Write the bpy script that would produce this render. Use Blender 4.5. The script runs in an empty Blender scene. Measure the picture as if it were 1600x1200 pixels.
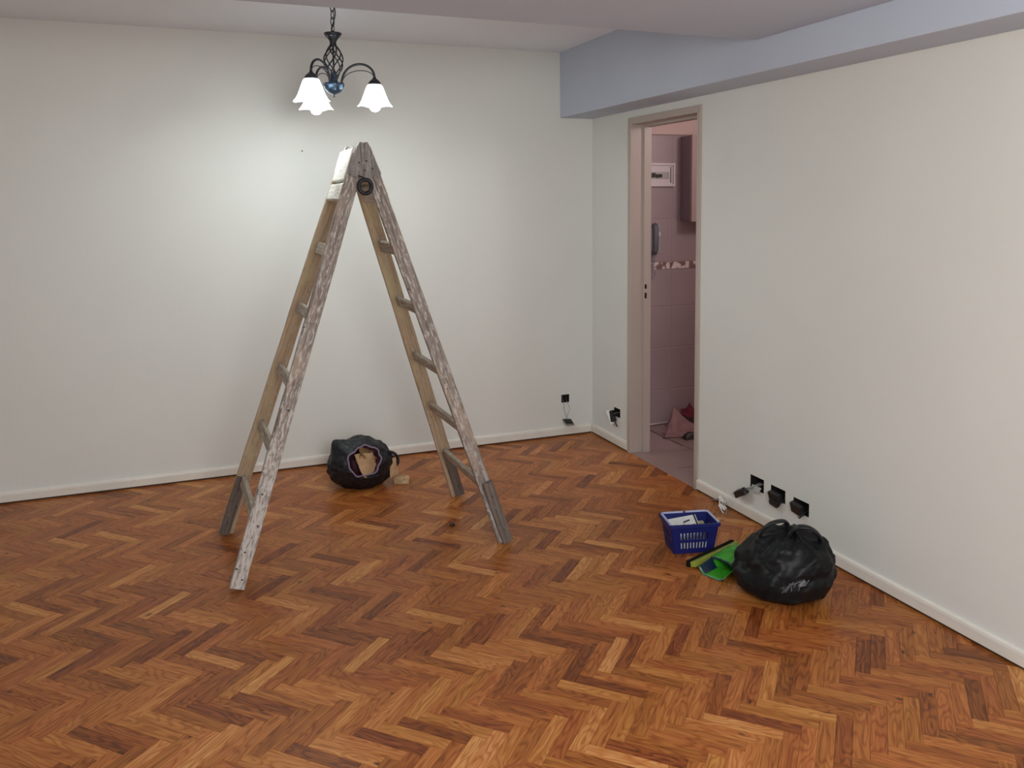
import bpy, bmesh, math, random
from mathutils import Vector, Matrix, noise
random.seed(7)
sc = bpy.context.scene
col = sc.collection
V = Vector
# ------------------------------------------------------------------ camera, world, lights, exposure
F_PX, CX, CY = 1302.27, 794.98, 426.0
YAW, PITCH, ROLL = math.radians(21.4661), math.radians(-4.8129), math.radians(-0.5095)
CAM = V((-2.5768, -5.0110, 1.5747))
fw = V((math.sin(YAW)*math.cos(PITCH), math.cos(YAW)*math.cos(PITCH), math.sin(PITCH)))
r0 = V((math.cos(YAW), -math.sin(YAW), 0)); u0 = r0.cross(fw)
rt = r0*math.cos(ROLL) + u0*math.sin(ROLL); up = -r0*math.sin(ROLL) + u0*math.cos(ROLL)
cd = bpy.data.cameras.new('camera'); cam = bpy.data.objects.new('camera', cd); col.objects.link(cam)
M = Matrix((rt, up, -fw)).transposed().to_4x4(); M.translation = CAM; cam.matrix_world = M
cd.sensor_fit = 'HORIZONTAL'; cd.sensor_width = 36; cd.lens = F_PX/1600*36
cd.shift_x = (800-CX)/1600; cd.shift_y = -(600-CY)/1600; cd.clip_start = .05
sc.camera = cam

w = bpy.data.worlds.new('world'); sc.world = w; w.use_nodes = True
w.node_tree.nodes['Background'].inputs[0].default_value = (.5, .55, .65, 1)
w.node_tree.nodes['Background'].inputs[1].default_value = .02

def area(name, loc, target, size, sizey, power, colr, spread=180):
    l = bpy.data.lights.new(name, 'AREA'); l.shape = 'RECTANGLE'; l.size = size; l.size_y = sizey
    l.energy = power; l.color = colr; l.spread = math.radians(spread)
    o = bpy.data.objects.new(name, l); col.objects.link(o); o.location = loc
    o.rotation_euler = (V(target)-V(loc)).to_track_quat('-Z', 'Y').to_euler(); return o
def point(name, loc, power, colr, rad):
    l = bpy.data.lights.new(name, 'POINT'); l.energy = power; l.color = colr; l.shadow_soft_size = rad
    o = bpy.data.objects.new(name, l); col.objects.link(o); o.location = loc; return o
# lamp under the near ceiling (behind the viewer) and the window of the wall behind
point('near_lamp', (-1.95, -5.0, 1.78), 142, (1, .965, .90), .45)
area('window_daylight', (-2.4, -6.9, 1.5), (-1.6, 0, 1.2), 2.2, 1.5, 30, (.86, .92, 1))
point('kitchen_lamp', (.85, -1.25, 2.12), 15, (1, .885, .88), .10)
BULB_GLOW = 260
vs = sc.view_settings
vs.view_transform = 'Standard'; vs.look = 'None'; vs.gamma = 1; vs.use_curve_mapping = False
vs.exposure = 0.0

# ------------------------------------------------------------------ materials
def s2l(c): return tuple((x/255/12.92 if x/255 <= .04045 else ((x/255+.055)/1.055)**2.4) for x in c)+(1,)
def mat(name, color, rough=.6, spec=.4, metal=0, bump=0, bscale=60, var=0, vscale=3, coat=0, trans=0, emit=0, var2=None):
    m = bpy.data.materials.new(name); m.use_nodes = True; nt = m.node_tree; N = nt.nodes; L = nt.links
    b = N['Principled BSDF']; c = color if len(color) == 4 else tuple(color)+(1,)
    b.inputs['Base Color'].default_value = c; b.inputs['Roughness'].default_value = rough
    b.inputs['Specular IOR Level'].default_value = spec; b.inputs['Metallic'].default_value = metal
    b.inputs['Coat Weight'].default_value = coat; b.inputs['Transmission Weight'].default_value = trans
    if emit: b.inputs['Emission Color'].default_value = c; b.inputs['Emission Strength'].default_value = emit
    tc = N.new('ShaderNodeTexCoord')
    if var:
        n = N.new('ShaderNodeTexNoise'); n.inputs['Scale'].default_value = vscale; n.inputs['Detail'].default_value = 5
        L.new(tc.outputs['Object'], n.inputs['Vector'])
        mx = N.new('ShaderNodeMix'); mx.data_type = 'RGBA'
        mx.inputs[6].default_value = tuple(x*(1-var) for x in c[:3])+(1,) if var2 is None else var2
        mx.inputs[7].default_value = tuple(min(1, x*(1+var)) for x in c[:3])+(1,)
        rp = N.new('ShaderNodeMapRange'); rp.inputs[1].default_value = .3; rp.inputs[2].default_value = .7
        L.new(n.outputs[0], rp.inputs[0]); L.new(rp.outputs[0], mx.inputs[0]); L.new(mx.outputs[2], b.inputs['Base Color'])
    if bump:
        n = N.new('ShaderNodeTexNoise'); n.inputs['Scale'].default_value = bscale; n.inputs['Detail'].default_value = 6
        L.new(tc.outputs['Object'], n.inputs['Vector'])
        bp = N.new('ShaderNodeBump'); bp.inputs['Strength'].default_value = bump; bp.inputs['Distance'].default_value = .01
        L.new(n.outputs[0], bp.inputs['Height']); L.new(bp.outputs[0], b.inputs['Normal'])
    return m

def wood_floor():
    m = bpy.data.materials.new('oak_parquet'); m.use_nodes = True; nt = m.node_tree; N = nt.nodes; L = nt.links
    b = N['Principled BSDF']
    at = N.new('ShaderNodeAttribute'); at.attribute_name = 'tone'
    ag = N.new('ShaderNodeAttribute'); ag.attribute_name = 'grain'
    def vm(op, a, v):
        x = N.new('ShaderNodeVectorMath'); x.operation = op; L.new(a, x.inputs[0]); x.inputs[1].default_value = v; return x.outputs[0]
    # fine streaks along the block
    n1 = N.new('ShaderNodeTexNoise'); n1.inputs['Scale'].default_value = 1; n1.inputs['Detail'].default_value = 6
    L.new(vm('MULTIPLY', ag.outputs['Vector'], (7, 110, 3.7)), n1.inputs['Vector'])
    # rings giving cathedral figures
    n2 = N.new('ShaderNodeTexNoise'); n2.inputs['Scale'].default_value = 1; n2.inputs['Detail'].default_value = 1.5
    n2.inputs['Roughness'].default_value = .4
    L.new(vm('MULTIPLY', ag.outputs['Vector'], (4.2, 21, 5.3)), n2.inputs['Vector'])
    mm = N.new('ShaderNodeMath'); mm.operation = 'MULTIPLY'; mm.inputs[1].default_value = 11; L.new(n2.outputs[0], mm.inputs[0])
    fr = N.new('ShaderNodeMath'); fr.operation = 'PINGPONG'; fr.inputs[1].default_value = .5; L.new(mm.outputs[0], fr.inputs[0])
    ring = N.new('ShaderNodeMapRange'); ring.inputs[1].default_value = .02; ring.inputs[2].default_value = .30; L.new(fr.outputs[0], ring.inputs[0])
    cr = N.new('ShaderNodeValToRGB'); e = cr.color_ramp.elements
    e[0].position = 0; e[0].color = (.115, .029, .008, 1)
    e[1].position = 1; e[1].color = (.60, .29, .10, 1)
    for p_, c_ in ((.22, (.205, .056, .0125, 1)), (.5, (.335, .106, .023, 1)), (.78, (.47, .180, .045, 1))):
        x = e.new(p_); x.color = c_
    # tone + streak
    ad = N.new('ShaderNodeMath'); ad.operation = 'MULTIPLY_ADD'; ad.inputs[1].default_value = .85; ad.inputs[2].default_value = -.42
    L.new(n1.outputs[0], ad.inputs[0])
    a2 = N.new('ShaderNodeMath'); a2.operation = 'ADD'; L.new(ad.outputs[0], a2.inputs[0]); L.new(at.outputs['Fac'], a2.inputs[1])
    a3 = N.new('ShaderNodeMath'); a3.operation = 'MULTIPLY_ADD'; a3.inputs[1].default_value = .26; L.new(ring.outputs[0], a3.inputs[0])
    a4 = N.new('ShaderNodeMath'); a4.operation = 'ADD'; a4.inputs[1].default_value = -.19; L.new(a2.outputs[0], a4.inputs[0]); L.new(a4.outputs[0], a3.inputs[2])
    L.new(a3.outputs[0], cr.inputs[0])
    # small dark knots
    vo = N.new('ShaderNodeTexVoronoi'); vo.inputs['Scale'].default_value = 1
    L.new(vm('MULTIPLY', ag.outputs['Vector'], (5.5, 13, 9.1)), vo.inputs['Vector'])
    kr = N.new('ShaderNodeMapRange'); kr.inputs[1].default_value = .04; kr.inputs[2].default_value = .10; L.new(vo.outputs['Distance'], kr.inputs[0])
    kx = N.new('ShaderNodeMix'); kx.data_type = 'RGBA'; kx.inputs[6].default_value = (.07, .022, .008, 1)
    L.new(kr.outputs[0], kx.inputs[0]); L.new(cr.outputs[0], kx.inputs[7])
    sx = N.new('ShaderNodeSeparateXYZ'); L.new(ag.outputs['Vector'], sx.inputs[0])
    wn = N.new('ShaderNodeTexWhiteNoise'); wn.noise_dimensions = '1D'; L.new(sx.outputs[2], wn.inputs['W'])
    hs = N.new('ShaderNodeHueSaturation'); L.new(kx.outputs[2], hs.inputs['Color'])
    hr = N.new('ShaderNodeMapRange'); hr.inputs[3].default_value = .494; hr.inputs[4].default_value = .505; L.new(wn.outputs['Value'], hr.inputs[0])
    L.new(hr.outputs[0], hs.inputs['Hue']); L.new(hs.outputs[0], b.inputs['Base Color'])
    tc = N.new('ShaderNodeTexCoord'); n3 = N.new('ShaderNodeTexNoise'); n3.inputs['Scale'].default_value = 2.5; n3.inputs['Detail'].default_value = 4
    L.new(tc.outputs['Object'], n3.inputs['Vector'])
    rr = N.new('ShaderNodeMapRange'); rr.inputs[3].default_value = .26; rr.inputs[4].default_value = .42; L.new(n3.outputs[0], rr.inputs[0])
    L.new(rr.outputs[0], b.inputs['Roughness']); b.inputs['Specular IOR Level'].default_value = .27
    bp = N.new('ShaderNodeBump'); bp.inputs['Strength'].default_value = .12; bp.inputs['Distance'].default_value = .002
    L.new(n1.outputs[0], bp.inputs['Height']); L.new(bp.outputs[0], b.inputs['Normal'])
    return m

def ladder_wood(name, base, dark, paint, amount, stain=None, stain_amt=0):
    """bare or grimy timber with paint smears that run along the grain"""
    m = bpy.data.materials.new(name); m.use_nodes = True; nt = m.node_tree; N = nt.nodes; L = nt.links
    b = N['Principled BSDF']; b.inputs['Roughness'].default_value = .75; b.inputs['Specular IOR Level'].default_value = .2
    ag = N.new('ShaderNodeAttribute'); ag.attribute_name = 'grain'
    def vm(v):
        x = N.new('ShaderNodeVectorMath'); x.operation = 'MULTIPLY'; L.new(ag.outputs['Vector'], x.inputs[0]); x.inputs[1].default_value = v; return x.outputs[0]
    def nz(v, det=5, ro=.6):
        n = N.new('ShaderNodeTexNoise'); n.inputs['Scale'].default_value = 1; n.inputs['Detail'].default_value = det
        n.inputs['Roughness'].default_value = ro; L.new(vm(v), n.inputs['Vector']); return n.outputs[0]
    def mr(a, lo, hi):
        x = N.new('ShaderNodeMapRange'); x.inputs[1].default_value = lo; x.inputs[2].default_value = hi; L.new(a, x.inputs[0]); return x.outputs[0]
    def mix(fac, a, c):
        x = N.new('ShaderNodeMix'); x.data_type = 'RGBA'; L.new(fac, x.inputs[0])
        for i, q in ((6, a), (7, c)):
            if isinstance(q, tuple): x.inputs[i].default_value = q
            else: L.new(q, x.inputs[i])
        return x.outputs[2]
    g = nz((5, 90, 7)); c = mix(mr(g, .35, .62), dark, base)
    if stain_amt: c = mix(mr(nz((4, 12, 3.3), 3), .62-stain_amt*.2, .70-stain_amt*.2), c, stain)
    pm = nz((20, 95, 4.1), 8, .75)
    at = N.new('ShaderNodeAttribute'); at.attribute_name = 'tone'
    pw = N.new('ShaderNodeMath'); pw.operation = 'MULTIPLY_ADD'; pw.inputs[1].default_value = .085; L.new(at.outputs['Fac'], pw.inputs[0]); L.new(pm, pw.inputs[2])
    c = mix(mr(pw.outputs[0], .65-amount*.3, .74-amount*.3), c, paint)
    d = nz((45, 60, 2.7), 3); c = mix(mr(d, .68, .72), c, (dark[0]*.35, dark[1]*.35, dark[2]*.35, 1))
    L.new(c, b.inputs['Base Color'])
    bp = N.new('ShaderNodeBump'); bp.inputs['Strength'].default_value = .4; bp.inputs['Distance'].default_value = .004
    L.new(pm, bp.inputs['Height']); L.new(bp.outputs[0], b.inputs['Normal'])
    return m

def shade_glass():
    m = bpy.data.materials.new('opal_glass'); m.use_nodes = True; nt = m.node_tree; N = nt.nodes; L = nt.links
    for n in list(N): N.remove(n)
    o = N.new('ShaderNodeOutputMaterial'); t = N.new('ShaderNodeBsdfTranslucent'); d = N.new('ShaderNodeBsdfDiffuse')
    t.inputs[0].default_value = (.80, .84, .87, 1); d.inputs[0].default_value = (.6, .62, .64, 1)
    mx = N.new('ShaderNodeMixShader'); mx.inputs[0].default_value = .5; L.new(t.outputs[0], mx.inputs[1]); L.new(d.outputs[0], mx.inputs[2])
    g = N.new('ShaderNodeBsdfGlossy'); g.inputs['Roughness'].default_value = .15
    m2 = N.new('ShaderNodeMixShader'); m2.inputs[0].default_value = .05; L.new(mx.outputs[0], m2.inputs[1]); L.new(g.outputs[0], m2.inputs[2])
    em = N.new('ShaderNodeEmission'); em.inputs[0].default_value = (.93, .97, 1, 1); em.inputs[1].default_value = .6
    ad = N.new('ShaderNodeAddShader'); L.new(m2.outputs[0], ad.inputs[0]); L.new(em.outputs[0], ad.inputs[1])
    L.new(ad.outputs[0], o.inputs[0]); return m

M_ = dict(
    wall=mat('wall_paint', (.70, .712, .682), .7, .25, bump=.06, bscale=40, var=.025, vscale=1.3),
    ceil=mat('ceiling_paint', (.84, .885, .95), .8, .2, bump=.04, bscale=60),
    beam=mat('beam_paint', (.51, .565, .67), .75, .25, bump=.06, bscale=30, var=.03, vscale=1.5),
    base=mat('baseboard_paint', (.74, .71, .65), .35, .45, var=.04, vscale=8),
    gap=mat('gap_brown', (.06, .025, .012), .6),
    frame=mat('door_frame_paint', (.45, .385, .345), .4, .4, var=.03),
    sub=mat('subfloor', (.03, .015, .008), .9),
    floor=wood_floor(),
    tile=mat('mauve_tile', (.365, .285, .30), .28, .5, var=.06, vscale=3),
    grout=mat('grout', (.40, .30, .30), .9),
    ktile=mat('mauve_floor_tile', (.30, .215, .20), .3, .5, var=.06),
    soffit=mat('pink_plaster', (.62, .47, .44), .8),
    cab=mat('cabinet_laminate', (.25, .18, .22), .5),
    cabedge=mat('cabinet_edge', (.42, .31, .30), .5),
    black=mat('black_iron', (.012, .014, .022), .38, .5),
    bluesteel=mat('dark_blue_metal', (.06, .10, .15), .22, .6, metal=.6),
    glass=shade_glass(),
    bulb=mat('bulb_glow', (.92, 1, .99), .4, emit=BULB_GLOW),
    socket=mat('black_plastic', (.012, .012, .013), .4, .5, bump=.1, bscale=90),
    boxin=mat('box_interior', (.018, .016, .015), .9, .1),
    metal=mat('zinc_plate', (.38, .37, .36), .4, .5, metal=.7),
    dirtyplate=mat('dusty_plate', (.20, .19, .165), .7, .3, var=.4, vscale=60),
    white=mat('white_plastic', (.72, .71, .68), .4, .5),
    wire=mat('grey_wire', (.28, .27, .25), .5),
    wireblack=mat('black_wire', (.02, .02, .02), .5),
    bag=mat('black_polythene', (.006, .007, .010), .38, .4, bump=.8, bscale=38),
    bagtop=mat('dark_grey_polythene', (.0065, .0075, .0085), .45, .22, bump=.22, bscale=16),
    lining=mat('wine_lining', (.085, .028, .042), .6, .3, bump=.3, bscale=40, var=.4, vscale=30),
    rimbag=mat('lilac_hem', (.21, .17, .25), .45, .4),
    print_=mat('grey_print', (.13, .13, .145), .5),
    card=mat('brown_cardboard', (.43, .275, .155), .85, .15, bump=.15, bscale=50, var=.12, vscale=14),
    card2=mat('dark_cardboard', (.20, .115, .055), .85, .15, bump=.15, bscale=50, var=.15, vscale=14),
    blue=mat('royal_blue_plastic', (.008, .012, .125), .45, .4, bump=.03),
    lav=mat('pale_lavender_plastic', (.47, .50, .72), .35, .5),
    paper=mat('printed_paper', (.62, .63, .62), .7, .2, var=.1, vscale=20),
    inkp=mat('dark_print', (.03, .03, .035), .7),
    tan=mat('tan_packet', (.33, .29, .20), .6),
    green=mat('bright_green_plastic', (.045, .33, .020), .24, .55, bump=.25, bscale=35, var=.25, vscale=20),
    teal=mat('teal_edge', (.06, .19, .17), .3, .5),
    navy=mat('navy_plastic', (.008, .022, .055), .35, .5),
    lime=mat('lime_plastic', (.30, .35, .055), .4, .4, var=.1, vscale=30),
    bristle=mat('black_bristle', (.010, .010, .007), .9, .1, bump=.6, bscale=300),
    cloth=mat('pink_cloth', (.36, .225, .225), .95, .05, bump=.3, bscale=70, var=.15, vscale=20),
    redcloth=mat('wine_red_cloth', (.20, .045, .065), .95, .05, bump=.3, bscale=70, var=.3, vscale=30),
    greyphone=mat('blue_grey_plastic', (.125, .13, .15), .45, .4),
    lphone=mat('light_grey_plastic', (.34, .32, .34), .45, .4),
    panelw=mat('white_enamel', (.62, .56, .57), .45, .4),
    ring=mat('black_rubber', (.012, .012, .016), .5, .4),
    screw=mat('rusty_screw', (.06, .04, .03), .6, metal=.4),
    L_front=ladder_wood('grimy_ladder_wood', (.33, .285, .255, 1), (.16, .13, .112, 1), (.56, .53, .50, 1), .46, (.36, .285, .23, 1), .5),
    L_pale=ladder_wood('whitewashed_ladder_wood', (.36, .30, .255, 1), (.18, .135, .105, 1), (.58, .55, .52, 1), .62, (.30, .24, .19, 1), .4),
    L_tan=ladder_wood('bare_ladder_wood', (.52, .41, .29, 1), (.38, .28, .18, 1), (.66, .61, .53, 1), .25, (.50, .42, .26, 1), .4),
    L_rung=ladder_wood('rung_wood', (.46, .40, .32, 1), (.28, .23, .18, 1), (.60, .56, .49, 1), .45),
    L_gusset=ladder_wood('gusset_wood', (.30, .275, .255, 1), (.12, .105, .095, 1), (.46, .44, .42, 1), .36),
    L_white=ladder_wood('white_painted_board', (.78, .76, .71, 1), (.62, .58, .52, 1), (.80, .79, .76, 1), .5, (.5, .45, .36, 1), .1),
    L_splint=ladder_wood('grey_splint_wood', (.20, .165, .145, 1), (.11, .088, .076, 1), (.33, .30, .28, 1), .2),
)

# ------------------------------------------------------------------ builders
def wloc(o):
    p = V((0, 0, 0))
    while o: p += o.location; o = o.parent
    return p
class MB:
    def __init__(s): s.v = []; s.f = []; s.sm = []; s.g = []; s.t = []
    def add(s, vs, fs, smooth=False, grain=None, tone=None):
        n = len(s.v); s.v += [tuple(x) for x in vs]
        s.f += [tuple(i+n for i in f) for f in fs]; s.sm += [smooth]*len(fs)
        s.g += grain if grain else [(0, 0, 0)]*len(vs); s.t += [tone if tone is not None else 0]*len(vs); return s
    def box(s, lo, hi):
        (a, b, c), (d, e, f) = lo, hi
        vs = [(a, b, c), (d, b, c), (d, e, c), (a, e, c), (a, b, f), (d, b, f), (d, e, f), (a, e, f)]
        return s.add(vs, [(0, 3, 2, 1), (4, 5, 6, 7), (0, 1, 5, 4), (1, 2, 6, 5), (2, 3, 7, 6), (3, 0, 4, 7)])
    def obox(s, c, ax, ay, az, ch=0):
        """oriented box: centre, three half-axis vectors; chamfer ch on the edges of the az faces and along"""
        c, ax, ay, az = V(c), V(ax), V(ay), V(az)
        vs = [c+i*ax+j*ay+k*az for k in (-1, 1) for (i, j) in ((-1, -1), (1, -1), (1, 1), (-1, 1))]
        return s.add(vs, [(0, 3, 2, 1), (4, 5, 6, 7), (0, 1, 5, 4), (1, 2, 6, 5), (2, 3, 7, 6), (3, 0, 4, 7)])
    def beam(s, A, B, wv, tv, seed=0, ch=.003, nseg=1, wob=0, tone=None):
        """timber from A to B, wv / tv half-width vectors; chamfered octagonal section with grain coordinates"""
        A, B, wv, tv = V(A), V(B), V(wv), V(tv); d = B-A; Ln = d.length
        W, T = wv.length, tv.length; wn, tn = wv/W, tv/T
        sec = [(-W+ch, -T), (W-ch, -T), (W, -T+ch), (W, T-ch), (W-ch, T), (-W+ch, T), (-W, T-ch), (-W, -T+ch)]
        n = nseg+1; vs = []; gr = []; tn = wn.copy() if False else tv/T; tl_ = []
        for k in range(n):
            t = k/nseg
            for (a, b) in sec:
                j = wob*noise.noise(V((t*Ln*9, a*40, seed*3.1+b*30)))
                vs.append(A+d*t+wn*(a+j)+tn*(b+j*.4)); gr.append((t*Ln, a+b*1.7, seed)); tl_.append(tone(t*Ln) if tone else 0)
        fs = [(k*8+i, k*8+(i+1) % 8, (k+1)*8+(i+1) % 8, (k+1)*8+i) for k in range(nseg) for i in range(8)]
        fs += [tuple(reversed(range(8))), tuple(range((n-1)*8, n*8))]
        s.add(vs, fs, grain=gr); s.t[-len(vs):] = tl_; return s
    def tube(s, pts, r, n=8, closed=False, rr=None, flat=1.0):
        pts = [V(p) for p in pts]; m = len(pts); vs = []
        up_ = None
        for i, p in enumerate(pts):
            a = pts[(i-1) % m] if (i > 0 or closed) else p; b = pts[(i+1) % m] if (i < m-1 or closed) else p
            t = (b-a).normalized()
            if up_ is None: up_ = t.orthogonal().normalized()
            up_ = (up_ - t*up_.dot(t)).normalized(); sd = t.cross(up_); q = rr[i] if rr else r
            vs += [p+(up_*math.cos(2*math.pi*k/n)+sd*math.sin(2*math.pi*k/n)*flat)*q for k in range(n)]
        fs = []
        for i in range(m if closed else m-1):
            j = (i+1) % m
            fs += [(i*n+k, i*n+(k+1) % n, j*n+(k+1) % n, j*n+k) for k in range(n)]
        if not closed: fs += [tuple(reversed(range(n))), tuple(range((m-1)*n, m*n))]
        return s.add(vs, fs, smooth=True)
    def lathe(s, prof, c, n=24, wave=None):
        c = V(c); vs = []
        for i, (r, z) in enumerate(prof):
            for k in range(n):
                a = 2*math.pi*k/n; rr_, zz = (wave(i, a, r, z) if wave else (r, z))
                vs.append(c+V((rr_*math.cos(a), rr_*math.sin(a), zz)))
        fs = [(i*n+k, i*n+(k+1) % n, (i+1)*n+(k+1) % n, (i+1)*n+k) for i in range(len(prof)-1) for k in range(n)]
        return s.add(vs, fs, smooth=True)
    def grid(s, fn, nu, nv, wrapu=False, smooth=True):
        vs = [fn(i/(nu if wrapu else nu-1), j/(nv-1)) for j in range(nv) for i in range(nu)]
        fs = []
        for j in range(nv-1):
            for i in range(nu if wrapu else nu-1):
                k = (i+1) % nu; fs.append((j*nu+i, j*nu+k, (j+1)*nu+k, (j+1)*nu+i))
        return s.add(vs, fs, smooth=smooth)
    def panel(s, P, us, vs_, holes, th):
        """plate over P(u,v)->point with rectangular holes given as cell indices (i,j); th = thickness vector"""
        th = V(th); nu, nv = len(us), len(vs_); pts = [P(u, v) for v in vs_ for u in us]; n = len(pts)
        vv = pts+[p+th for p in pts]; fs = []
        solid = lambda i, j: 0 <= i < nu-1 and 0 <= j < nv-1 and (i, j) not in holes
        for j in range(nv-1):
            for i in range(nu-1):
                if not solid(i, j): continue
                a, b, c, d = j*nu+i, j*nu+i+1, (j+1)*nu+i+1, (j+1)*nu+i
                fs += [(a, b, c, d), (d+n, c+n, b+n, a+n)]
                for (di, dj, x, y) in ((0, -1, b, a), (0, 1, d, c), (-1, 0, a, d), (1, 0, c, b)):
                    if not solid(i+di, j+dj): fs.append((x, y, y+n, x+n))
        return s.add(vv, fs)
    def build(s, name, m, parent=None, sub=0, bevel=0, solid=0, recalc=True):
        me = bpy.data.meshes.new(name); o = bpy.data.objects.new(name, me); col.objects.link(o)
        off = wloc(parent) if parent else V((0, 0, 0)); o.parent = parent
        me.from_pydata([V(x)-off for x in s.v], [], s.f)
        me.polygons.foreach_set('use_smooth', s.sm)
        if any(g != (0, 0, 0) for g in s.g):
            a = me.attributes.new('grain', 'FLOAT_VECTOR', 'POINT'); a.data.foreach_set('vector', [x for g in s.g for x in g])
            a = me.attributes.new('tone', 'FLOAT', 'POINT'); a.data.foreach_set('value', s.t)
        if recalc:
            bm = bmesh.new(); bm.from_mesh(me); bmesh.ops.recalc_face_normals(bm, faces=bm.faces)
            if bevel: bmesh.ops.bevel(bm, geom=bm.edges[:], offset=bevel, segments=2, affect='EDGES', profile=.6)
            bm.to_mesh(me); bm.free()
        if solid:
            md = o.modifiers.new('thickness', 'SOLIDIFY'); md.thickness = solid; md.offset = 0
        if sub:
            md = o.modifiers.new('smooth', 'SUBSURF'); md.levels = md.render_levels = sub
        me.materials.append(M_[m]); return o
def tag(o, label=None, cat=None, group=None, kind=None):
    for k, v in (('label', label), ('category', cat), ('group', group), ('kind', kind)):
        if v: o[k] = v
    return o
def thing(name, loc, label, cat, group=None):
    o = bpy.data.objects.new(name, None); col.objects.link(o); o.location = loc; o.empty_display_size = .05
    return tag(o, label, cat, group)
def project(p):
    d = V(p)-CAM; z = d.dot(fw)
    return (CX+F_PX*d.dot(rt)/z, CY-F_PX*d.dot(up)/z) if z > .1 else None

# ------------------------------------------------------------------ structure
XL, YF, HC = -5.4, -7.2, 2.5425          # left wall, wall behind the viewer, ceiling
BW, BH = .2367, 2.1224                   # beam along the right wall
DY, DH = -1.995, 2.262                   # dropped near ceiling: far edge, underside
WT = .115                                # right wall thickness
D0, D1, DZ = -.4916, -1.2569, 2.08       # doorway in the right wall
def struct(o, label=None): return tag(o, label, kind='structure')

# boxes cut into the walls: (y0, y1, z0, z1) on the right wall, (x0, x1, z0, z1) on the back wall
RB = [(-.387, -.303, .188, .246), (-1.803, -1.698, .158, .226), (-1.957, -1.852, .158, .222), (-2.115, -2.010, .150, .214)]
BB = [(-.234, -.175, .226, .281)]
def cuts(vals): return sorted(set(round(x, 5) for x in vals))
ys = cuts([YF, 0, D0, D1]+[q for b in RB for q in b[:2]]); zs = cuts([0, HC, DZ]+[q for b in RB for q in b[2:]])
def inhole(y, z):
    if D1 < y < D0 and z < DZ: return True
    return any(b[0] < y < b[1] and b[2] < z < b[3] for b in RB)
hol = {(i, j) for i in range(len(ys)-1) for j in range(len(zs)-1) if inhole((ys[i]+ys[i+1])/2, (zs[j]+zs[j+1])/2)}
struct(MB().panel(lambda u, v: V((0, u, v)), ys, zs, hol, (WT, 0, 0)).build('wall_right', 'wall'))
xs = cuts([XL, 0]+[q for b in BB for q in b[:2]]); zs = cuts([0, HC]+[q for b in BB for q in b[2:]])
hol = {(i, j) for i in range(len(xs)-1) for j in range(len(zs)-1) if any(b[0] < (xs[i]+xs[i+1])/2 < b[1] and b[2] < (zs[j]+zs[j+1])/2 < b[3] for b in BB)}
struct(MB().panel(lambda u, v: V((u, 0, v)), xs, zs, hol, (0, WT, 0)).build('wall_back', 'wall'))
struct(MB().box((XL-.1, YF, 0), (XL, 0, HC)).build('wall_left', 'wall'))
struct(MB().box((XL, YF-.1, 0), (0, YF, HC)).build('wall_front', 'wall'))
struct(MB().box((XL, DY, HC), (0, 0, HC+.1)).build('ceiling', 'ceil'))
struct(MB().box((XL, YF, DH), (-BW, DY, HC+.1)).build('trim_1', 'beam', bevel=.004), 'lowered blue grey ceiling slab in front of the lamp')
struct(MB().box((-BW, YF, BH), (0, 0, HC+.1)).build('trim_2', 'beam', bevel=.006), 'blue grey beam running above the doorway wall')

# herringbone parquet, blocks laid at 45 degrees to the walls
floor = struct(MB().box((XL, YF, -.05), (0, 0, -.014)).build('floor', 'sub'))
PL, PW = .235, .047
u_, v_ = V((.70711, -.70711, 0)), V((.70711, .70711, 0)); org = V((-2.0256, -2.647, 0))
# blocks that are plainly darker or paler than the rest: (x, y, tone)
TONES = [(-2.072, -2.708, 0.20), (-1.916, -2.718, 0.20), (-2.351, -2.433, 0.22), (-2.455, -2.459, 0.20), (-2.070, -2.136, 0.25), (-2.290, -2.701, 0.20), (-1.672, -2.420, 0.82), (-1.959, -2.168, 0.80), (-2.438, -2.294, 0.85), (-2.209, -2.451, 0.72), (-1.806, -2.436, 0.68), (-1.817, -2.856, 0.82), (-2.139, -2.560, 0.68), (-1.876, -2.546, 0.74), (-2.076, -2.576, 0.72), (-1.850, -2.707, 0.62), (-1.950, -2.758, 0.66), (-1.341, -2.701, 0.18), (-0.990, -2.595, 0.25), (-0.957, -2.837, 0.27), (-0.666, -2.804, 0.20), (-0.926, -3.095, 0.20), (-1.071, -3.100, 0.30), (-1.385, -3.083, 0.25), (-1.117, -2.969, 0.82), (-1.456, -3.025, 0.86), (-1.491, -2.855, 0.78), (-1.448, -2.679, 0.72), (-0.751, -2.830, 0.72), (-1.179, -3.143, 0.78), (-1.201, -2.668, 0.70), (-1.565, -2.833, 0.72), (-1.179, -2.833, 0.60), (-0.862, -3.015, 0.75), (-1.199, -2.984, 0.70), (-0.948, -2.549, 0.22), (-0.624, -2.554, 0.15), (-0.799, -2.540, 0.28), (-1.243, -2.705, 0.60), (-1.010, -2.537, 0.68), (-1.488, -2.325, 0.66), (-1.041, -2.225, 0.70), (-1.087, -1.848, 0.15), (-0.986, -1.840, 0.82), (-0.708, -2.111, 0.76), (-0.519, -0.670, 0.78), (-0.417, -0.959, 0.84), (-0.345, -1.258, 0.80), (-0.830, -0.977, 0.78), (-0.874, -1.520, 0.72), (-1.263, -1.245, 0.84), (-1.440, -1.862, 0.80), (-0.899, -1.184, 0.25), (-0.847, -1.836, 0.72), (-1.496, -1.390, 0.20), (-1.255, -1.666, 0.68)]
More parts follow.
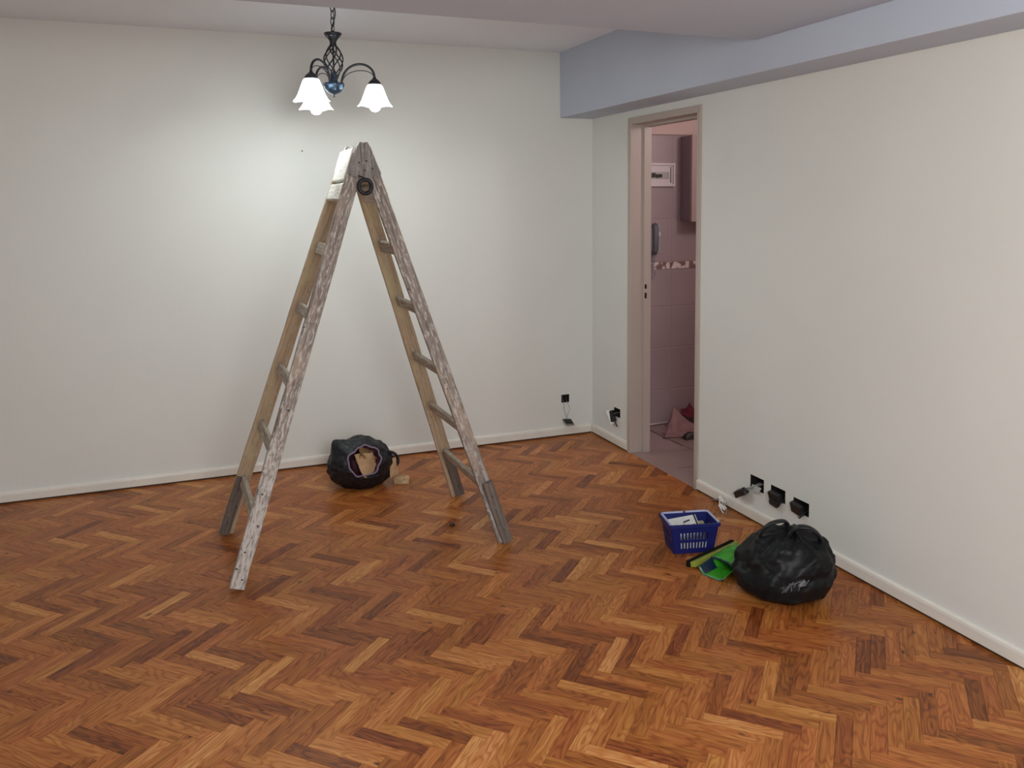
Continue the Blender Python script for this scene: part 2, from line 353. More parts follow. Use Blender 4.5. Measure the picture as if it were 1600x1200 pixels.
def plank_mb(mb, c, ax, ay, rnd):
    """one block: chamfered top, sides down to the subfloor"""
    g = .0003; hx, hy, ch = PL/2-g, PW/2-g, .0008; z = rnd.uniform(-.00025, .00025)
    ring = lambda x, y, zz: [c-ax*x-ay*y+V((0, 0, zz)), c+ax*x-ay*y+V((0, 0, zz)), c+ax*x+ay*y+V((0, 0, zz)), c-ax*x+ay*y+V((0, 0, zz))]
    vs = ring(hx, hy, -.013)+ring(hx, hy, z-ch*.6)+ring(hx-ch, hy-ch, z)
    fs = [(8, 9, 10, 11)]+[(k*4+i, k*4+(i+1) % 4, k*4+4+(i+1) % 4, k*4+4+i) for k in (0, 1) for i in range(4)]
    sd = rnd.uniform(0, 90); s1, s2 = rnd.choice((-1, 1)), rnd.choice((-1, 1))
    gr = [((v-c).dot(ax)*s1, (v-c).dot(ay)*s2, sd) for v in vs]
    t = min(.98, max(.05, rnd.gauss(.50, .105)))
    q = rnd.random()
    if q < .06: t = rnd.uniform(.72, .86)
    if q > .95: t = rnd.uniform(.14, .26)
    for (x, y, tn) in TONES:
        if abs((V((x, y, 0))-c).dot(ax)) < PL/2 and abs((V((x, y, 0))-c).dot(ay)) < PW/2: t = tn
    mb.add(vs, fs, grain=gr, tone=t)
rnd = random.Random(11); planks = []
for k in range(-70, 75):
    for m in range(-14, 15):
        base = u_*(k*PW+m*PL)+v_*(k*PW-m*PL)+org
        planks.append((base+u_*PL/2+v_*PW/2, u_, v_))
        planks.append((base+u_*(PL+PW/2)+v_*(PW-PL/2), v_, u_))
full, edge = [], []
for (c, ax, ay) in planks:
    cs = [c+ax*i*PL/2+ay*j*PW/2 for (i, j) in ((-1, -1), (1, -1), (1, 1), (-1, 1))]
    if all(XL < q.x < -.001 and -5.6 < q.y < -.001 for q in cs): full.append((c, ax, ay, cs))
    elif any(XL < q.x < 0 and -5.6 < q.y < 0 for q in [c+ax*i*PL/12+ay*j*PW/2.1 for i in range(-6, 7) for j in (-1, 0, 1)]): edge.append((c, ax, ay, cs))
def shown(cs):
    q = [project(p) for p in cs]
    if any(a is None for a in q): return 0
    mx, my = sum(a[0] for a in q)/4, sum(a[1] for a in q)/4
    if not (352 < mx < 1248 and my < 1196): return 0
    return abs(sum(q[i][0]*q[(i+1) % 4][1]-q[(i+1) % 4][0]*q[i][1] for i in range(4)))/2
full.sort(key=lambda p: -shown(p[3]))
for (c, ax, ay, cs) in full[:300]:
    mb = MB(); plank_mb(mb, c, ax, ay, rnd); mb.build('parquet_block', 'floor', floor, recalc=False)
rest = MB()
for (c, ax, ay, cs) in full[300:]: plank_mb(rest, c, ax, ay, rnd)
ro = rest.build('parquet_blocks', 'floor', floor, recalc=False); tag(ro, kind='stuff')
eb = MB()
for (c, ax, ay, cs) in edge: plank_mb(eb, c, ax, ay, rnd)
eo = eb.build('cut_parquet_blocks', 'floor', floor, recalc=False); tag(eo, kind='stuff')
bm = bmesh.new(); bm.from_mesh(eo.data)      # blocks sawn off along the walls
for (co, no) in (((0, 0, 0), (1, 0, 0)), ((0, 0, 0), (0, 1, 0)), ((XL, 0, 0), (-1, 0, 0))):
    bmesh.ops.bisect_plane(bm, geom=bm.verts[:]+bm.edges[:]+bm.faces[:], plane_co=co, plane_no=no, clear_outer=True)
bm.to_mesh(eo.data); bm.free()

# baseboards: rounded painted board over a set-back dark brown strip
def baseboard(name, A, B, inward):
    A, B, n = V(A), V(B), V(inward); prof = [(0, .010), (.013, .010), (.014, .048), (.012, .058), (.007, .062), (0, .063)]
    vs = [P+n*a+V((0, 0, z)) for P in (A, B) for (a, z) in prof]; k = len(prof)
    fs = [(i, (i+1) % k, k+(i+1) % k, k+i) for i in range(k)]+[tuple(range(k)), tuple(range(k, 2*k))]
    o = MB().add(vs, fs).build(name, 'base')
    vs = [P+n*a+V((0, 0, z)) for P in (A, B) for (a, z) in ((0, .0005), (.0085, .0005), (.0085, .0105), (0, .0105))]
    MB().add(vs, [(0, 1, 5, 4), (1, 2, 6, 5), (2, 3, 7, 6), (3, 0, 4, 7), (0, 1, 2, 3), (4, 5, 6, 7)]).build('gap_strip', 'gap', o)
    return struct(o)
baseboard('baseboard_back', (XL, 0, 0), (-.0145, 0, 0), (0, -1, 0))
baseboard('baseboard_right', (0, -.0145, 0), (0, D0+.001, 0), (-1, 0, 0))
baseboard('baseboard_right', (0, D1-.001, 0), (0, YF, 0), (-1, 0, 0))

# doorway: pressed metal frame in three members, each with its stop
door = struct(MB().box((-.010, D0-.036, 0), (WT+.012, D0-.0005, DZ-.0005)).build('door_1', 'frame', bevel=.003), 'cream painted door frame without a leaf')
MB().box((.078, D0-.050, 0), (WT+.012, D0-.036, DZ-.04)).build('stop', 'frame', door)
j2 = MB().box((-.010, D1+.0005, 0), (WT+.012, D1+.032, DZ-.0005)).build('jamb', 'frame', door, bevel=.003)
MB().box((.078, D1+.032, 0), (WT+.012, D1+.046, DZ-.04)).build('stop', 'frame', j2)
j3 = MB().box((-.010, D1+.032, DZ-.040), (WT+.012, D0-.036, DZ-.0005)).build('header', 'frame', door, bevel=.003)
MB().box((.078, D1+.046, DZ-.054), (WT+.012, D0-.050, DZ-.040)).build('stop', 'frame', j3)
for z0, z1 in ((1.035, 1.062), (.975, 1.010)):
    MB().box((.084, D0-.0515, z0), (.097, D0-.0500, z1)).build('latch_slot', 'boxin', door)

# kitchen beyond: back wall of tiles, frieze, soffit, floor
KX = 1.9; KY = -2.3
kb = struct(MB().box((WT, .0035, -.05), (KX, WT, HC)).build('wall_kitchen', 'grout'), 'tiled kitchen wall seen through the doorway')
ledges = [0.0, .245, .544, .837, 1.100, None, 1.152, 1.45, 1.75, 2.030]
tw = .25
for a, b in zip(ledges[:-1], ledges[1:]):
    if a is None or b is None: continue
    x = WT+.005
    while x < KX-.02:
        x1 = min(x+tw-.004, KX); z0 = a+.002; z1 = b-.002; c = .003
        vs = [(x, .004, z0), (x1, .004, z0), (x1, .004, z1), (x, .004, z1), (x+c, .001, z0+c), (x1-c, .001, z0+c), (x1-c, .001, z1-c), (x+c, .001, z1-c)]
        MB().add(vs, [(4, 5, 6, 7), (0, 1, 5, 4), (1, 2, 6, 5), (2, 3, 7, 6), (3, 0, 4, 7)]).build('wall_tile', 'tile', kb); x += tw
def frieze_mat():
    m = mat('frieze', (.5, .42, .4), .35); nt = m.node_tree; N = nt.nodes; L = nt.links
    tc = N.new('ShaderNodeTexCoord'); v = N.new('ShaderNodeTexVoronoi'); v.inputs['Scale'].default_value = 34; v.feature = 'SMOOTH_F1'
    L.new(tc.outputs['Object'], v.inputs[0]); r = N.new('ShaderNodeValToRGB'); e = r.color_ramp.elements
    e[0].position = .34; e[0].color = (.72, .63, .61, 1); e[1].position = .52; e[1].color = (.22, .14, .125, 1)
    L.new(v.outputs['Distance'], r.inputs[0]); L.new(r.outputs[0], N['Principled BSDF'].inputs['Base Color']); return m
M_['frieze'] = frieze_mat()
x = WT+.005
while x < KX-.02:
    MB().box((x, -.002, 1.102), (min(x+tw-.003, KX), .004, 1.150)).build('frieze_tile', 'frieze', kb); x += tw
struct(MB().box((WT, -.012, 2.033), (KX, .003, 2.40)).build('trim_3', 'soffit'), 'pink plaster above the kitchen tiles')
struct(MB().box((KX, KY, -.05), (KX+.1, WT, HC)).build('wall_kitchen_right', 'soffit'))
struct(MB().box((WT, KY-.1, -.05), (KX+.1, KY, HC)).build('wall_kitchen_front', 'soffit'))
struct(MB().box((WT, KY, 2.40), (KX, 0, 2.50)).build('ceiling', 'soffit'))
kf = struct(MB().box((.0, KY, -.05), (KX, .003, -.011)).build('floor', 'grout'), 'mauve tiled kitchen floor')
x = WT-.02
while x < KX:
    y = 0.0
    while y > KY:
        x1, y1 = min(x+.297, KX), max(y-.297, KY); z = -.0005; c = .002
        vs = [(x, y, -.012), (x1, y, -.012), (x1, y1, -.012), (x, y1, -.012), (x+c, y-c, z), (x1-c, y-c, z), (x1-c, y1+c, z), (x+c, y1+c, z)]
        lo, hi = (max(y1, D1+.033) if x < WT else y1), (min(y, D0-.037) if x < WT else y)
        vs = [(a, min(max(b, lo), hi), q) for (a, b, q) in vs]
        if hi > lo: MB().add(vs, [(4, 5, 6, 7), (0, 1, 5, 4), (1, 2, 6, 5), (2, 3, 7, 6), (3, 0, 4, 7)]).build('floor_tile', 'ktile', kf)
        y -= .3
    x += .3
struct(MB().box((-.001, D1+.033, -.012), (WT-.021, D0-.037, .0015)).build('trim_4', 'ktile', bevel=.001), 'mauve threshold strip in the doorway')

# ------------------------------------------------------------------ ladder
AX = -1.83; FT = V((AX, -1.38, 1.836)); RT_ = V((AX, -1.125, 1.836))
FL, FR, RL, RR = V((-2.422, -1.532, 0)), V((-1.228, -1.503, 0)), V((-2.432, -.885, 0)), V((-1.238, -.818, 0))
lad = thing('step_ladder', (AX, -1.19, 0), 'tall paint-spattered wooden double ladder standing open under the lamp', 'ladder')
def rail(foot, top, m, seed, hw=.030, ht=.0135, nm='rail', off=0, pale=False):
    d = (top-foot).normalized(); side = V((0, 1, 0)).cross(d).normalized(); th = d.cross(side).normalized()
    s = -1 if foot.x < AX else 1
    A = foot+side*0; B = foot+(top-foot)*.972
    A = A+V((0, off, 0)); B = B+V((0, off, 0)); A = A+d*(.010)   # lowest corner meets the floor
    return MB().beam(A, B, side*hw, th*ht, seed, nseg=22, wob=.0022, tone=(lambda x: max(0, min(1, (1.0-x)/.75))) if pale else None).build(nm, m, lad), d, side, th
rails = {}
for key, foot, top, m, sd, off in (('FL', FL, FT, 'L_front', 1, 0), ('FR', FR, FT, 'L_front', 2, .004), ('RL', RL, RT_, 'L_tan', 3, 0), ('RR', RR, RT_, 'L_tan', 4, -.004)):
    rails[key] = rail(foot, top, m, sd, hw=.030 if key[0] == 'F' else .034, off=off, pale=key == 'FL')
# second board nailed over the upper part of the left front rail
d, side, th = rails['FL'][1:]; n = th if th.y < 0 else -th
Lr = (FT-FL).length
MB().beam(FL+d*(Lr*.585)+n*.0165, FL+d*(Lr*.93)+n*.0165, side*.0305, th*.0045, 21, nseg=10, wob=.0018).build('rail_plate', 'L_front', lad)
# scabbed-on lower legs
for key, foot, ln, sd, m in (('FR', FR, .31, 31, 'L_splint'), ('RR', RR, .29, 32, 'L_splint'), ('RL', RL, .30, 33, 'L_splint')):
    d, side, th = rails[key][1:]; fy = V((0, -1, 0)); n = th if th.y < 0 else -th
    sh = side*.010*(1 if key != 'RL' else -1)
    MB().beam(foot+d*.008+n*.0215+sh, foot+d*ln+n*.0215+sh, side*.025, th*.0075, sd, nseg=6, wob=.0015).build('leg_splint', m, lad)
    for q in (.07, .24):
        c = foot+d*q+n*.0295+sh
        MB().obox(c, side*.003, d*.003, n*.0012).build('nail', 'screw', lad)
# rungs
RTS = [.145, .292, .440, .597, .747]
for (f, r, ft, tt) in (('FL', 'RL', FL, RL), ('FR', 'RR', FR, RR)):
    d, side, th = rails[f][1:]
    for k, t in enumerate(RTS):
        A = ft+(FT-ft)*t; B = tt+(RT_-tt)*t; dd = (B-A).normalized()
        dr = (d-dd*d.dot(dd)).normalized(); nn = dd.cross(dr).normalized()
        MB().beam(A+dd*.010, B-dd*.010, dr*(.024 if k < 4 else .028), nn*.0105, 40+k+(7 if f == 'FR' else 0), nseg=4, wob=.001).build('rung', 'L_rung', lad)
    # two boards closing the head, on the outer face
    for (t0, t1, sd) in ((.862, .902, 60), (.907, .985, 61)):
        tm = (t0+t1)/2; A = ft+(FT-ft)*tm; B = tt+(RT_-tt)*tm; dd = (B-A).normalized()
        dr = (d-dd*d.dot(dd)).normalized(); nn = dd.cross(dr).normalized()
        if nn.x*(-1 if f == 'FL' else 1) < 0: nn = -nn
        hl = (FT-ft).length*(t1-t0)/2
        MB().beam(A+nn*.010-dd*.006, B+nn*.010+dd*.012, dr*hl, nn*.024, sd, ch=.006, nseg=6, wob=.002).build('head_board', 'L_white', lad)
# wooden gussets over the joint, front and rear
for (T, dy, sd) in ((FT, -1, 70), (RT_, 1, 71)):
    k = (FT-V((AX, -1.517, 0))).y/1.836*(1 if dy < 0 else -.9)
    poly = [(-.017, .002), (-.008, .004), (.002, -.001), (.012, .004), (.019, .002), (.030, -.018), (.050, -.075), (.074, -.133), (.066, -.139), (.030, -.150), (0, -.156), (-.030, -.150), (-.064, -.139), (-.069, -.128), (-.052, -.085), (-.028, -.020)]
    vs = []; gr = []
    for o_ in (.0145, .036):
        for (x, z) in poly:
            vs.append(T+V((x, dy*o_+k*z, z))); gr.append((z, x, sd))
    n = len(poly)
    fs = [tuple(range(n)), tuple(range(n, 2*n))]+[(i, (i+1) % n, n+(i+1) % n, n+i) for i in range(n)]
    g = MB().add(vs, fs, grain=gr).build('gusset', 'L_gusset', lad)
    for (x, z) in ((.010, -.078), (-.022, -.085), (.002, -.118), (.035, -.11)):
        c = T+V((x, dy*.0365+k*z, z))
        MB().obox(c, (.0035, 0, 0), (0, 0, .0035), (0, .0015, 0)).build('nail', 'screw', g)
for q, s in ((.16, -.01), (.27, .012), (.40, -.006), (.05, .01)):    # nail heads down the pale leg
    d, side, th = rails['FL'][1:]; n = th if th.y < 0 else -th
    MB().obox(FL+d*q+side*s+n*.0157, side*.0032, d*.0032, n*.001).build('nail', 'screw', lad)
# black ring hanging in the head of the ladder
rg = thing('rubber_ring', (-1.831, -1.435, 1.60), 'black rubber ring hung from a nail at the ladder head', 'ring')
c = V((-1.8305, -1.438, 1.648))
MB().tube([c+V((math.cos(a)*.0275, -.003*math.sin(a*2), math.sin(a)*.030)) for a in [2*math.pi*k/28 for k in range(28)]], .0088, 10, True).build('loop', 'ring', rg)
MB().tube([c+V((-.030, -.004, .046)), c+V((-.012, -.010, .040)), c+V((-.004, -.004, .030))], .0032, 6).build('hook', 'ring', rg)

# ------------------------------------------------------------------ chandelier
CC = V((-1.871, -.972, 0))
ch = thing('chandelier', (CC.x, CC.y, HC), 'black wrought iron chandelier with three lit white glass bells', 'ceiling lamp')
MB().lathe([(.001, HC-.030), (.03, HC-.029), (.048, HC-.016), (.052, HC-.001), (.001, HC-.001)], CC, 24).build('canopy', 'black', ch)
for k in range(4):
    z = HC-.046-k*.033; a = k % 2*math.pi/2+.5
    MB().tube([CC+V((math.cos(a)*.010*math.cos(q), math.sin(a)*.010*math.cos(q), z+.021*math.sin(q))) for q in [2*math.pi*i/14 for i in range(14)]], .0022, 6, True).build('chain_link', 'black', ch)
MB().tube([CC+V((.004+.010*math.sin(q*5), .003*math.cos(q*4), HC-.02-q*.15)) for q in [i/10 for i in range(11)]], .0028, 6).build('cable', 'black', ch)
MB().lathe([(.002, 2.392), (.007, 2.388), (.007, 2.380), (.040, 2.379), (.042, 2.375), (.037, 2.367), (.025, 2.353), (.0165, 2.341), (.015, 2.333), (.0165, 2.329), (.0165, 2.320), (.004, 2.318)], CC, 24).build('crown', 'black', ch)
cage = MB(); 
for sgn in (1, -1):
    for k in range(4):
        pts = []
        for i in range(22):
            t = i/21; z = 2.328-t*(2.328-2.148)
            r = .0095+.036*math.sin(math.pi*min(1, t**.85*1.02))**1.25; a = 2*math.pi*k/4+sgn*t*math.pi*.95+(.4 if sgn > 0 else .1)
            pts.append(CC+V((r*math.cos(a), r*math.sin(a), z)))
        MB().tube(pts, .0034, 6).build('cage_bar', 'black', ch)
MB().tube([CC+V((0, 0, 2.33)), CC+V((0, 0, 2.14))], .0045, 8).build('stem', 'black', ch)
MB().lathe([(.0125, 2.195), (.0165, 2.170), (.018, 2.148), (.018, 2.138)], CC, 20).build('collar', 'bluesteel', ch)
MB().lathe([(.005, 2.146), (.047, 2.146), (.050, 2.142), (.0485, 2.132), (.042, 2.116), (.029, 2.102), (.013, 2.095), (.004, 2.092)], CC, 28).build('bowl', 'bluesteel', ch)
MB().lathe([(.004, 2.096), (.0035, 2.088), (.0045, 2.084), (.001, 2.077)], CC, 12).build('finial', 'black', ch)
for ang in (228, 108, -12):
    a = math.radians(ang); e = V((math.cos(a), math.sin(a), 0)); R_ = .19
    def arc(r0_, z0, pk, r1, z1, n=22):
        pts = []
        for i in range(n):
            q = i/(n-1); th_ = math.pi*(1-q); rr_ = (r0_+r1)/2+(r1-r0_)/2*(-math.cos(th_)*-1 if False else math.cos(th_))
            zz = (z0*(1-q)+z1*q); zz += (pk-(z0+z1)/2)*math.sin(math.pi*q)**.9
            pts.append(CC+e*rr_+V((0, 0, zz)))
        return pts
    p = arc(.036, 2.140, 2.236, R_, 2.172)
    arm = MB().tube(p, .0058, 8).build('arm', 'black', ch)
    MB().tube(arc(.038, 2.142, 2.206, R_-.003, 2.172), .0021, 6).build('scroll', 'black', arm)
    S = CC+e*R_
    MB().lathe([(.004, 2.180), (.007, 2.178), (.009, 2.170), (.016, 2.165), (.027, 2.154), (.032, 2.143), (.033, 2.139), (.029, 2.137)], S, 22).build('shade_cap', 'black', arm)
    prof = [(.024, 2.143), (.031, 2.141), (.038, 2.130), (.046, 2.110), (.053, 2.090), (.061, 2.070), (.071, 2.052), (.081, 2.042)]
    def wav(i, aa, r, z):
        k = (i/7.)**2.2; return (r*(1+.035*k*math.cos(4*aa+ang)), z-.004*k*math.cos(4*aa+ang))
    MB().lathe(prof, S, 48, wav).build('glass_shade', 'glass', arm, solid=.003)
    MB().lathe([(.001, 2.014), (.012, 2.0165), (.022, 2.0245), (.0285, 2.040), (.027, 2.054), (.018, 2.074), (.013, 2.092), (.013, 2.126), (.001, 2.127)], S, 20).build('bulb', 'bulb', arm)

# ------------------------------------------------------------------ sockets pulled from their wall boxes
def wallbox(axis, b, label, group='opened socket boxes in the walls'):
    a0, a1, z0, z1 = b; g = .0012; dp = .045
    if axis == 'x': P = lambda a, d, z: V((d, a, z))
    else: P = lambda a, d, z: V((a, d, z))
    root = thing('socket_box', P((a0+a1)/2, 0, z0), label, 'socket box', None)
    mb = MB(); a0 += g; a1 -= g; z0 += g; z1 -= g; t = .0015
    def bx(p, q): mb.box(tuple(min(x, y) for x, y in zip(p, q)), tuple(max(x, y) for x, y in zip(p, q)))
    bx(P(a0, dp, z0), P(a1, dp+t, z1)); bx(P(a0, .002, z0), P(a0+t, dp, z1)); bx(P(a1-t, .002, z0), P(a1, dp, z1))
    bx(P(a0, .002, z0), P(a1, dp, z0+t)); bx(P(a0, .002, z1-t), P(a1, dp, z1))
    mb.build('box', 'boxin', root); return root, P
def wire(root, pts, m='wire', r=.0016, nm='wire'):
    P = [V(p) for p in pts]; out = []
    for i in range(len(P)-1):
        a, b, c, d = P[max(i-1, 0)], P[i], P[i+1], P[min(i+2, len(P)-1)]
        for k in range(6):
            t = k/6; out.append(.5*((2*b)+(c-a)*t+(2*a-5*b+4*c-d)*t*t+(3*b-a-3*c+d)*t**3))
    out.append(P[-1]); return MB().tube(out, r, 6).build(nm, m, root)
# back wall
s1, P = wallbox('y', BB[0], 'small square socket box open in the back wall near the corner')
for dx in (-.014, .012):
    wire(s1, [(-.204+dx, .03, .250), (-.204+dx, -.004, .228), (-.197+dx*1.6, -.014, .180), (-.204+dx*.3, -.020, .140), (-.198, -.020, .108)], 'wire', .0013)
MB().box((-.226, .012, .235), (-.208, .030, .272)).build('terminal', 'socket', s1); MB().box((-.200, .010, .235), (-.184, .030, .272)).build('terminal', 'socket', s1)
pl = MB(); c = V((-.193, -.0225, .096))
pl.obox(c, (.034, .004, -.004), (-.005, .018, .016), (0, -.0015, .0022)).build('cover_plate', 'dirtyplate', s1, bevel=.0008)
MB().obox(c+V((-.001, -.002, .0055)), (.026, .003, -.003), (-.004, .013, .0115), (0, -.0022, .003)).build('socket_module', 'socket', s1, bevel=.0008)
MB().obox(c+V((.002, -.001, -.014)), (.030, .004, -.003), (-.002, .006, .006), (0, -.002, .002)).build('bracket', 'white', s1)
# right wall, beside the corner
s2, P = wallbox('x', RB[0], 'socket box beside the door frame with a pale plate hanging out')
MB().obox((-.020, -.325, .192), (0, .012, .034), (.010, .004, 0), (.006, -.012, .004)).build('socket_module', 'socket', s2, bevel=.001)
MB().obox((-.016, -.288, .176), (-.002, -.036, -.036), (-.012, .006, -.006), (.0012, .0012, -.001)).build('cover_plate', 'white', s2)
wire(s2, [(.03, -.345, .21), (-.012, -.350, .200), (-.026, -.352, .180), (-.016, -.358, .150), (-.006, -.36, .128)], 'wireblack', .0035)
wire(s2, [(.03, -.335, .215), (-.010, -.338, .212), (-.018, -.33, .20)], 'wire', .0018)
# right wall row
s3, P = wallbox('x', RB[1], 'socket box above the blue basket with its black module dangling to the left')
MB().obox((-.026, -1.655, .120), (.004, .036, -.020), (.012, .002, .005), (.002, -.008, -.013)).build('socket_module', 'socket', s3, bevel=.0015)
MB().obox((-.028, -1.690, .135), (.002, .020, -.010), (.013, .0, .006), (.002, -.006, -.010)).build('socket_module', 'socket', s3, bevel=.0015)
MB().obox((-.008, -1.752, .168), (0, -.034, 0), (-.008, 0, -.012), (.001, 0, -.0008)).build('bracket', 'metal', s3)
for k in range(3):
    wire(s3, [(.03, -1.74-.012*k, .19), (-.012, -1.735, .176-.004*k), (-.022, -1.715, .156+.004*k), (-.026, -1.69, .138)], 'wire', .0018)
s4, P = wallbox('x', RB[2], 'middle socket box of the row with its black module hanging out')
MB().obox((-.010, -1.900, .176), (0, -.036, 0), (-.012, 0, -.003), (.006, 0, -.022)).build('socket_module', 'socket', s4, bevel=.0015)
MB().obox((-.020, -1.905, .150), (0, -.026, -.002), (-.010, 0, -.004), (.003, 0, -.010)).build('socket_module', 'socket', s4, bevel=.0015)
MB().obox((-.012, -1.851, .165), (0, -.010, -.018), (-.006, 0, 0), (.001, .001, 0)).build('bracket', 'white', s4)
wire(s4, [(.03, -1.93, .18), (-.014, -1.945, .165), (-.02, -1.94, .150), (-.012, -1.93, .145)], 'wireblack', .0025)
s5, P = wallbox('x', RB[3], 'socket box of the row farthest from the doorway, over the black bag')
MB().obox((-.010, -2.050, .172), (0, -.034, -.003), (-.011, 0, -.003), (.005, 0, -.022)).build('socket_module', 'socket', s5, bevel=.0015)
wire(s5, [(.03, -2.08, .17), (-.014, -2.09, .160), (-.02, -2.08, .140), (-.012, -2.06, .138)], 'wireblack', .0025)

tag(MB().lathe([(.0045, 0), (.004, -.002), (.001, -.003)], (0, 0, 0), 8).build('wall_screw', 'screw'), 'tiny dark screw in the back wall below the lamp', 'screw')
o = bpy.data.objects['wall_screw']; o.rotation_euler = (math.radians(-90), 0, 0); o.location = (-1.897, -.0002, 1.885)

# cable end left on the floor by the baseboard
ce = thing('cable_end', (-.045, -1.50, 0), 'loose white cable end with connectors by the baseboard behind the basket', 'cable')
wire(ce, [(-.026, -1.42, .004), (-.030, -1.47, .022), (-.030, -1.50, .045), (-.036, -1.535, .030), (-.050, -1.58, .006), (-.085, -1.62, .004)], 'wire', .0032, 'cord')
wire(ce, [(-.030, -1.50, .050), (-.050, -1.52, .036), (-.070, -1.55, .016), (-.085, -1.60, .004)], 'white', .0030, 'cord')
MB().obox((-.036, -1.520, .040), (.010, -.010, -.016), (.007, .007, 0), (.004, -.004, .005)).build('connector', 'white', ce, bevel=.002)
MB().obox((-.058, -1.555, .018), (.012, -.012, -.010), (.006, .006, 0), (.003, -.003, .007)).build('connector', 'white', ce, bevel=.002)

# ------------------------------------------------------------------ black bag with cardboard by the back wall
BC = V((-1.685, -.445, 0))
b1 = thing('plastic_bag', tuple(BC), 'slumped black bag gaping open with cardboard inside, by the back wall', 'bag')
ax = V((-.02, -.90, .40)).normalized()            # the mouth looks at the room
e1 = V((0, 0, 1)).cross(ax).normalized(); e2 = ax.cross(e1).normalized()
bc = BC+V((0, 0, .118))
def bagdir(dv):
    """radius of the crumpled sack in a direction, squashed onto the floor"""
    p = V((dv.x*.188, dv.y*.15, dv.z*.148))
    if dv.x < 0: p.z *= 1-.10*dv.x*-1; p.x *= 1.0+.02
    q = dv*3.1
    n = noise.turbulence(q*.62+V((3, 1, 7)), 2, True)-.5
    n2 = noise.noise(dv*9.0+V((9, 2, 4)))
    p = p*(1+.12*n+.022*n2)
    # pointed ear on the left shoulder
    ear = max(0, dv.dot(V((-.62, -.05, .78)).normalized()))**22; p += V((-.035, 0, .045))*ear
    ear = max(0, dv.dot(V((.10, .2, .97)).normalized()))**8; p += V((.0, 0, .014))*ear
    q = bc+p
    if q.z < .002: q.z = .002+.006*(noise.noise(dv*9)+1)*(.002-q.z > .02)
    q.z = max(q.z, .0015)
    return q
RIM = .56; RC = V((.01, 0, .015))
def dirof(u, s):
    th_ = RIM+(math.pi-RIM)*s; a = 2*math.pi*u
    if s < .35: th_ += .0
    el = e1*math.cos(a)*.80+e2*math.sin(a)*1.16
    el = el*(1.0+.10*math.sin(2*a+1)+.07*math.sin(5*a)+.04*math.sin(9*a+2))
    return (ax*math.cos(th_)+el*math.sin(th_)).normalized()
MB().grid(lambda u, s: bagdir(dirof(u, s)), 120, 80, True).build('sack', 'bag', b1)
rimp = [bagdir(dirof(k/64, 0)) for k in range(64)]
rc = sum(rimp, V((0, 0, 0)))/64
def lin(u, s):
    k = int(round(u*64)) % 64; p = rimp[k]; q = rc+(p-rc)*(1-.55*s)-ax*(.105*math.sin(s*math.pi/2)); q += ax*.004*noise.noise(p*40+V((s*3, 0, 0)))
    q.z = max(q.z, .006); return q
MB().grid(lin, 64, 8, True).build('lining', 'lining', b1)
fl = MB(); fl.add([rc+(p-rc)*.46-ax*.104 for p in rimp[::4]], [tuple(range(16))]); 
fl.build('lining_bottom', 'lining', b1)
MB().tube([p+ax*.002 for p in rimp], .0042, 6, True).build('hem', 'rimbag', b1)
hp = [V((-1.600, -.50, .195)), V((-1.555, -.50, .192)), V((-1.512, -.50, .178)), V((-1.488, -.50, .150)), V((-1.486, -.50, .118)), V((-1.505, -.495, .088)), V((-1.535, -.49, .070))]
o = wire(b1, hp, 'bag', .0085, 'handle')
# crumpled sheets inside
def sheet(fn, nu, nv, th=.003): 
    mb = MB(); mb.grid(fn, nu, nv, smooth=True); return mb, th
def cardboard(name, cpt, du, dv, w_, h_, seed, label, m, bend=.02):
    du, dv = V(du).normalized(), V(dv).normalized(); n = du.cross(dv).normalized(); cpt = V(cpt)
    def fn(u, v):
        p = cpt+du*(u-.5)*w_*(1+.18*noise.noise(V((v*2, seed, 0))))+dv*(v-.5)*h_*(1+.1*noise.noise(V((u*2, seed, 5))))
        p += n*(bend*math.sin(u*3.1+seed)*math.cos(v*2.3)+.010*noise.noise(V((u*5, v*5, seed)))); p.z = max(p.z, .004); return p
    o = MB().grid(fn, 14, 14).build(name, m, None, solid=.003); return tag(o, label, 'cardboard')
cardboard('cardboard_sheet', rc+ax*-.006+V((.018, 0, -.024)), (.93, .30, -.1), (.26, -.25, -.93), .098, .135, 2.2, 'crumpled light brown cardboard sheet filling the mouth of the black bag', 'card')
cardboard('cardboard_sheet', rc+ax*-.028+V((.020, 0, .044)), (.95, .25, -.2), (.1, -.35, -.9), .095, .06, 5.1, 'dark brown cardboard scrap behind the sheet in the black bag', 'card2')
cardboard('cardboard_scrap', (-1.518, -.520, .100), (.9, .2, .1), (.1, -.2, -.95), .050, .105, 8.3, 'brown cardboard piece poking out under the handle of the black bag', 'card', .008)
cardboard('cardboard_flap', (-1.470, -.508, .020), (.85, -.35, .05), (-.15, -.65, -.45), .085, .070, 11.7, 'pale cardboard flap lying on the floor at the right of the black bag', 'card', .006)
tag(MB().lathe([(.001, .0145), (.007, .013), (.011, .008), (.010, .002), (.006, 0)], (-1.395, -1.223, .001), 10, lambda i, a, r, z: (r*(1+.3*math.cos(2*a)), z)).build('debris_lump', 'socket'), 'small black lump of debris on the parquet between the ladder feet', 'debris')

